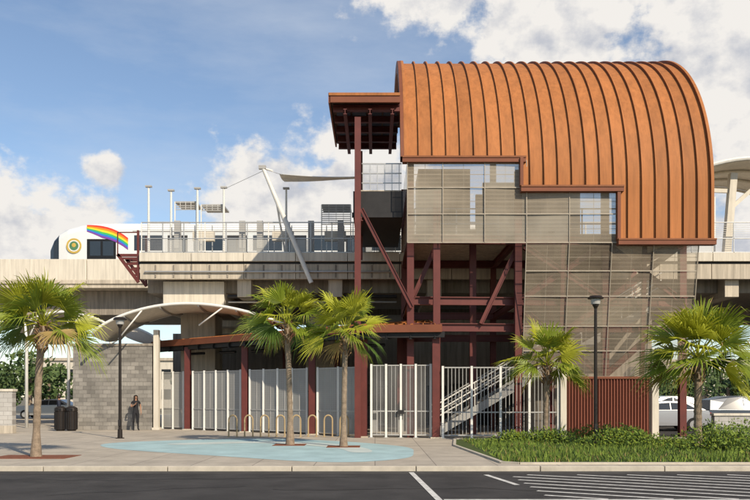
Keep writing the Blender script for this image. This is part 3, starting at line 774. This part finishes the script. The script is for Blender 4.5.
# ---------------------------------------------------------------- people
def skinmesh(joints,edges,root,sub=2):
    me=bpy.data.meshes.new('tmp'); names=list(joints)
    me.from_pydata([joints[n][:3] for n in names],[(names.index(a),names.index(c)) for a,c in edges],[])
    o=bpy.data.objects.new('tmp',me); S.collection.objects.link(o)
    md=o.modifiers.new('Skin','SKIN'); md.use_smooth_shade=True
    for i,n in enumerate(names):
        r=joints[n][3]; sv=me.skin_vertices[0].data[i]
        sv.radius=(r if isinstance(r,(int,float)) else r[0], r if isinstance(r,(int,float)) else r[1])
        sv.use_root=(n==root)
    s=o.modifiers.new('Sub','SUBSURF'); s.levels=sub; s.render_levels=sub
    dg=bpy.context.evaluated_depsgraph_get()
    m2=bpy.data.meshes.new_from_object(o.evaluated_get(dg))
    bpy.data.objects.remove(o)
    return m2,None
lipm=M('lips',(.25,.08,.07),.5)
def person(name,x,y,rot,clothm,raise_arm=True,longhair=True,h=1.0,shortsleeve=True):
    P=empty(name,(x,y,0)); P.rotation_euler=(0,0,rot); P.scale=(h,h,h)
    J={'pelvis':(0,0,.93,(.15,.10)),'waist':(0,0,1.08,(.12,.085)),'chest':(0,0,1.25,(.145,.10)),'uch':(0,.01,1.37,(.12,.08)),'neck':(0,.01,1.45,.047),'jaw':(0,0,1.51,.06),'head':(0,-.005,1.585,.088),'top':(0,0,1.64,.065)}
    E=[('pelvis','waist'),('waist','chest'),('chest','uch'),('uch','neck'),('neck','jaw'),('jaw','head'),('head','top')]
    hands={}
    for s,nm in ((1,'L'),(-1,'R')):
        up=raise_arm and s<0
        J['sh'+nm]=(s*.165,.01,1.375,.052)
        if up: J['el'+nm]=(s*.22,.0,1.12,.042); J['wr'+nm]=(s*.09,-.2,1.24,.027); J['pa'+nm]=(s*.06,-.25,1.28,.03)
        else: J['el'+nm]=(s*.225,.03,1.12,.042); J['wr'+nm]=(s*.235,-.04,.89,.027); J['pa'+nm]=(s*.235,-.055,.82,.03)
        J['hip'+nm]=(s*.085,0,.86,.09); J['th'+nm]=(s*.095,-.005,.7,.08); J['kn'+nm]=(s*.1,-.01 if s>0 else -.04,.5,.056); J['cf'+nm]=(s*.105,.02,.36,.052); J['an'+nm]=(s*.11,.03,.09,.035); J['ft'+nm]=(s*.12,-.06,.045,.036); J['to'+nm]=(s*.13,-.14,.035,.028)
        E+=[('uch','sh'+nm),('sh'+nm,'el'+nm),('el'+nm,'wr'+nm),('wr'+nm,'pa'+nm),('pelvis','hip'+nm),('hip'+nm,'th'+nm),('th'+nm,'kn'+nm),('kn'+nm,'cf'+nm),('cf'+nm,'an'+nm),('an'+nm,'ft'+nm),('ft'+nm,'to'+nm)]
        hands[nm]=(Vector(J['wr'+nm][:3]),Vector(J['pa'+nm][:3]),s)
    me,tmp=skinmesh(J,E,'pelvis')
    me.materials.clear()
    for m in (clothm,skin,black): me.materials.append(m)
    for p in me.polygons:
        c=p.center; k=0
        if c.z>1.43: k=1
        elif abs(c.x)>.185 and c.z<1.27 and c.z>.7: k=1 if shortsleeve or c.z<.92 else 0
        elif c.y<-.10 and 1.1<c.z<1.4: k=1
        elif c.z<.075: k=2
        p.material_index=k; p.use_smooth=True
    o=bpy.data.objects.new('body',me); S.collection.objects.link(o); o.parent=P
    for nm,(w,pa,s) in hands.items():
        d=(pa-w).normalized(); sd=Vector((0,1,0)) if abs(d.z)>.8 else Vector((0,0,1)); sd=(sd-d*sd.dot(d)).normalized(); curl=Vector((-s,0,0)) if abs(d.z)>.8 else Vector((0,-.3,.9))
        JJ={'w':(*(pa-d*.01),.016)};EE=[]
        for i,l in enumerate((.062,.072,.068,.052)):
            a=pa+d*.02+sd*(.027-.018*i)*-1; c=a+d*l*.55+curl*.008; e=c+d*l*.45+curl*.018
            JJ['a%d'%i]=(*a,.010);JJ['b%d'%i]=(*c,.009);JJ['c%d'%i]=(*e,.008); EE+=[('w','a%d'%i),('a%d'%i,'b%d'%i),('b%d'%i,'c%d'%i)]
        a=pa-d*.015-sd*.034; c=a+d*.03-sd*.012+curl*.01; JJ['t0']=(*a,.011); JJ['t1']=(*c,.009); EE+=[('w','t0'),('t0','t1')]
        hm,_=skinmesh(JJ,EE,'w',1)
        hm.materials.clear(); hm.materials.append(skin); ho=bpy.data.objects.new('hand_'+nm,hm); S.collection.objects.link(ho); ho.parent=P
    b=B('face')
    b.tube([(0,-.085,1.60),(0,-.115,1.568),(0,-.085,1.56)],[.008,.015,.006],skin,8)
    for s in (-1,1):
        b.box(s*.032-.012,s*.032+.012,-.093,-.08,1.59,1.60,black); b.tube([(s*.083,.0,1.60),(s*.098,.008,1.585),(s*.085,.0,1.555)],[.01,.016,.008],skin,8)
    b.box(-.022,.022,-.089,-.075,1.53,1.538,lipm); b.build(parent=P,smooth=True)
    b=B('hair'); n=16
    prv=[(.0,1.70),(.055,1.69),(.09,1.655),(.105,1.60),(.10,1.55)]+([(.105,1.47),(.115,1.40),(.09,1.36)] if longhair else [(.085,1.52)])
    def Q(r,z,t): return (r*math.cos(t),.012+r*1.05*math.sin(t),z)
    for i in range(len(prv)-1):
        for k in range(n):
            t0=math.radians(-58+296*k/n); t1=math.radians(-58+296*(k+1)/n)
            b.poly([Q(*prv[i],t0),Q(*prv[i+1],t0),Q(*prv[i+1],t1),Q(*prv[i],t1)],hairm)
    for k in range(6):
        t0=math.radians(-122+64*k/6); t1=math.radians(-122+64*(k+1)/6)
        for i in range(2): b.poly([Q(*prv[i],t0),Q(*prv[i+1],t0),Q(*prv[i+1],t1),Q(*prv[i],t1)],hairm)
    b.build(parent=P,smooth=True)
    if raise_arm:
        b=B('phone'); b.beam((-.04,-.29,1.27),(-.01,-.31,1.38),.07,.01,black); b.build(parent=P)
person('standing_woman',-11.75,39.3,.5,cloth,True,True,1.03)
person('standing_man',-16.0,40.5,-1.3,cloth2,False,False,1.05,False)

# ---------------------------------------------------------------- world
SUN_EL=math.radians(35); SUN_ROT=math.radians(180-34)
sv=Vector((math.sin(SUN_ROT)*math.cos(SUN_EL),math.cos(SUN_ROT)*math.cos(SUN_EL),math.sin(SUN_EL)))
ld=bpy.data.lights.new('sun','SUN'); ld.energy=5.0; ld.angle=math.radians(.5); ld.color=(1,.88,.70)
lo=bpy.data.objects.new('sun',ld); lo.rotation_euler=sv.to_track_quat('Z','Y').to_euler(); S.collection.objects.link(lo)
W=bpy.data.worlds.new('World'); S.world=W; W.use_nodes=True
nt=W.node_tree; N=nt.nodes; L=nt.links; N.clear()
out=N.new('ShaderNodeOutputWorld'); sky=N.new('ShaderNodeTexSky'); sky.sky_type='NISHITA'; sky.sun_disc=False
sky.sun_elevation=SUN_EL; sky.sun_rotation=SUN_ROT; sky.air_density=1.0; sky.dust_density=.3; sky.ozone_density=2.0
bg=N.new('ShaderNodeBackground'); bg.inputs[1].default_value=.14; L.new(sky.outputs[0],bg.inputs[0])
tc=N.new('ShaderNodeTexCoord'); nv=N.new('ShaderNodeVectorMath'); nv.operation='NORMALIZE'; L.new(tc.outputs['Generated'],nv.inputs[0])
sp=N.new('ShaderNodeSeparateXYZ'); L.new(nv.outputs[0],sp.inputs[0])
def mt(op,a,c=None,e=None,clamp=False):
    q=N.new('ShaderNodeMath'); q.operation=op; q.use_clamp=clamp
    for i,v in enumerate((a,c,e)):
        if v is None: continue
        if isinstance(v,(int,float)): q.inputs[i].default_value=v
        else: L.new(v,q.inputs[i])
    return q.outputs[0]
az=mt('ARCTAN2',sp.outputs['X'],sp.outputs['Y']); el=mt('ARCSINE',sp.outputs['Z'])
blobs=[(-.44,.18,.13,.085),(-.30,.14,.10,.055),(-.325,.262,.032,.020),(-.13,.235,.10,.085),(-.02,.24,.12,.095),
 (.10,.47,.13,.05),(.22,.43,.15,.08),(.38,.42,.11,.09),(.43,.33,.09,.11),(.45,.2,.1,.12)]
acc=None
for a,e,sa,se in blobs:
    dx=mt('DIVIDE',mt('SUBTRACT',az,a),sa); dy=mt('DIVIDE',mt('SUBTRACT',el,e),se)
    v=mt('SUBTRACT',1.0,mt('SQRT',mt('ADD',mt('MULTIPLY',dx,dx),mt('MULTIPLY',dy,dy))))
    v=mt('MAXIMUM',v,-1.2)
    acc=v if acc is None else mt('SMOOTH_MAX',acc,v,.25)
cb=N.new('ShaderNodeCombineXYZ'); L.new(az,cb.inputs[0]); L.new(el,cb.inputs[1])
def noise(scale,off=(0,0,0),det=7,rough=.58,sc=(1,1,1)):
    mp=N.new('ShaderNodeMapping'); mp.inputs['Location'].default_value=off; mp.inputs['Scale'].default_value=sc; L.new(cb.outputs[0],mp.inputs[0])
    n=N.new('ShaderNodeTexNoise'); n.inputs['Scale'].default_value=scale; n.inputs['Detail'].default_value=det; n.inputs['Roughness'].default_value=rough
    L.new(mp.outputs[0],n.inputs['Vector']); return n.outputs['Fac']
n1=noise(13,sc=(1,1.25,1),det=8); n1b=noise(13,off=(-.012,-.028,0),sc=(1,1.25,1),det=5)
dens=mt('ADD',acc,mt('MULTIPLY',mt('SUBTRACT',n1,.5),2.6))
al=N.new('ShaderNodeMapRange'); al.interpolation_type='SMOOTHSTEP'; al.inputs[1].default_value=-.05; al.inputs[2].default_value=.36; L.new(dens,al.inputs[0])
n2=noise(3.2,off=(3,1,0),det=7,rough=.6,sc=(.9,3.0,1)); ci=N.new('ShaderNodeMapRange'); ci.inputs[1].default_value=.40; ci.inputs[2].default_value=.85; ci.inputs[3].default_value=0.05; ci.inputs[4].default_value=.55; L.new(n2,ci.inputs[0])
up=N.new('ShaderNodeMapRange'); up.inputs[1].default_value=.0; up.inputs[2].default_value=.1; L.new(sp.outputs['Z'],up.inputs[0])
shd=mt('ADD',mt('MULTIPLY',mt('SUBTRACT',n1,n1b),4.5),mt('SUBTRACT',.98,mt('MULTIPLY',dens,.24)),None,True)
cm=N.new('ShaderNodeMix'); cm.data_type='RGBA'; L.new(shd,cm.inputs[0]); cm.inputs[6].default_value=(.62,.64,.70,1); cm.inputs[7].default_value=(1,.965,.92,1)
bg2=N.new('ShaderNodeBackground'); L.new(cm.outputs[2],bg2.inputs[0]); bg2.inputs[1].default_value=.90
bg3=N.new('ShaderNodeBackground'); bg3.inputs[0].default_value=(.80,.86,.95,1); bg3.inputs[1].default_value=.85
mx0=N.new('ShaderNodeMixShader'); L.new(mt('MULTIPLY',ci.outputs[0],up.outputs[0]),mx0.inputs[0]); L.new(bg.outputs[0],mx0.inputs[1]); L.new(bg3.outputs[0],mx0.inputs[2])
mx=N.new('ShaderNodeMixShader'); L.new(mt('MULTIPLY',al.outputs[0],up.outputs[0]),mx.inputs[0]); L.new(mx0.outputs[0],mx.inputs[1]); L.new(bg2.outputs[0],mx.inputs[2]); L.new(mx.outputs[0],out.inputs[0])

# ---------------------------------------------------------------- camera
cd=bpy.data.cameras.new('camera'); cd.sensor_width=36; cd.lens=38.4; cd.shift_y=146/750; cd.clip_end=4000; cd.clip_start=.1
co=bpy.data.objects.new('camera',cd); co.location=(0,0,1.7); co.rotation_euler=(math.radians(90),0,0); S.collection.objects.link(co); S.camera=co
S.view_settings.view_transform='Standard'; S.view_settings.look='None'; S.view_settings.exposure=0
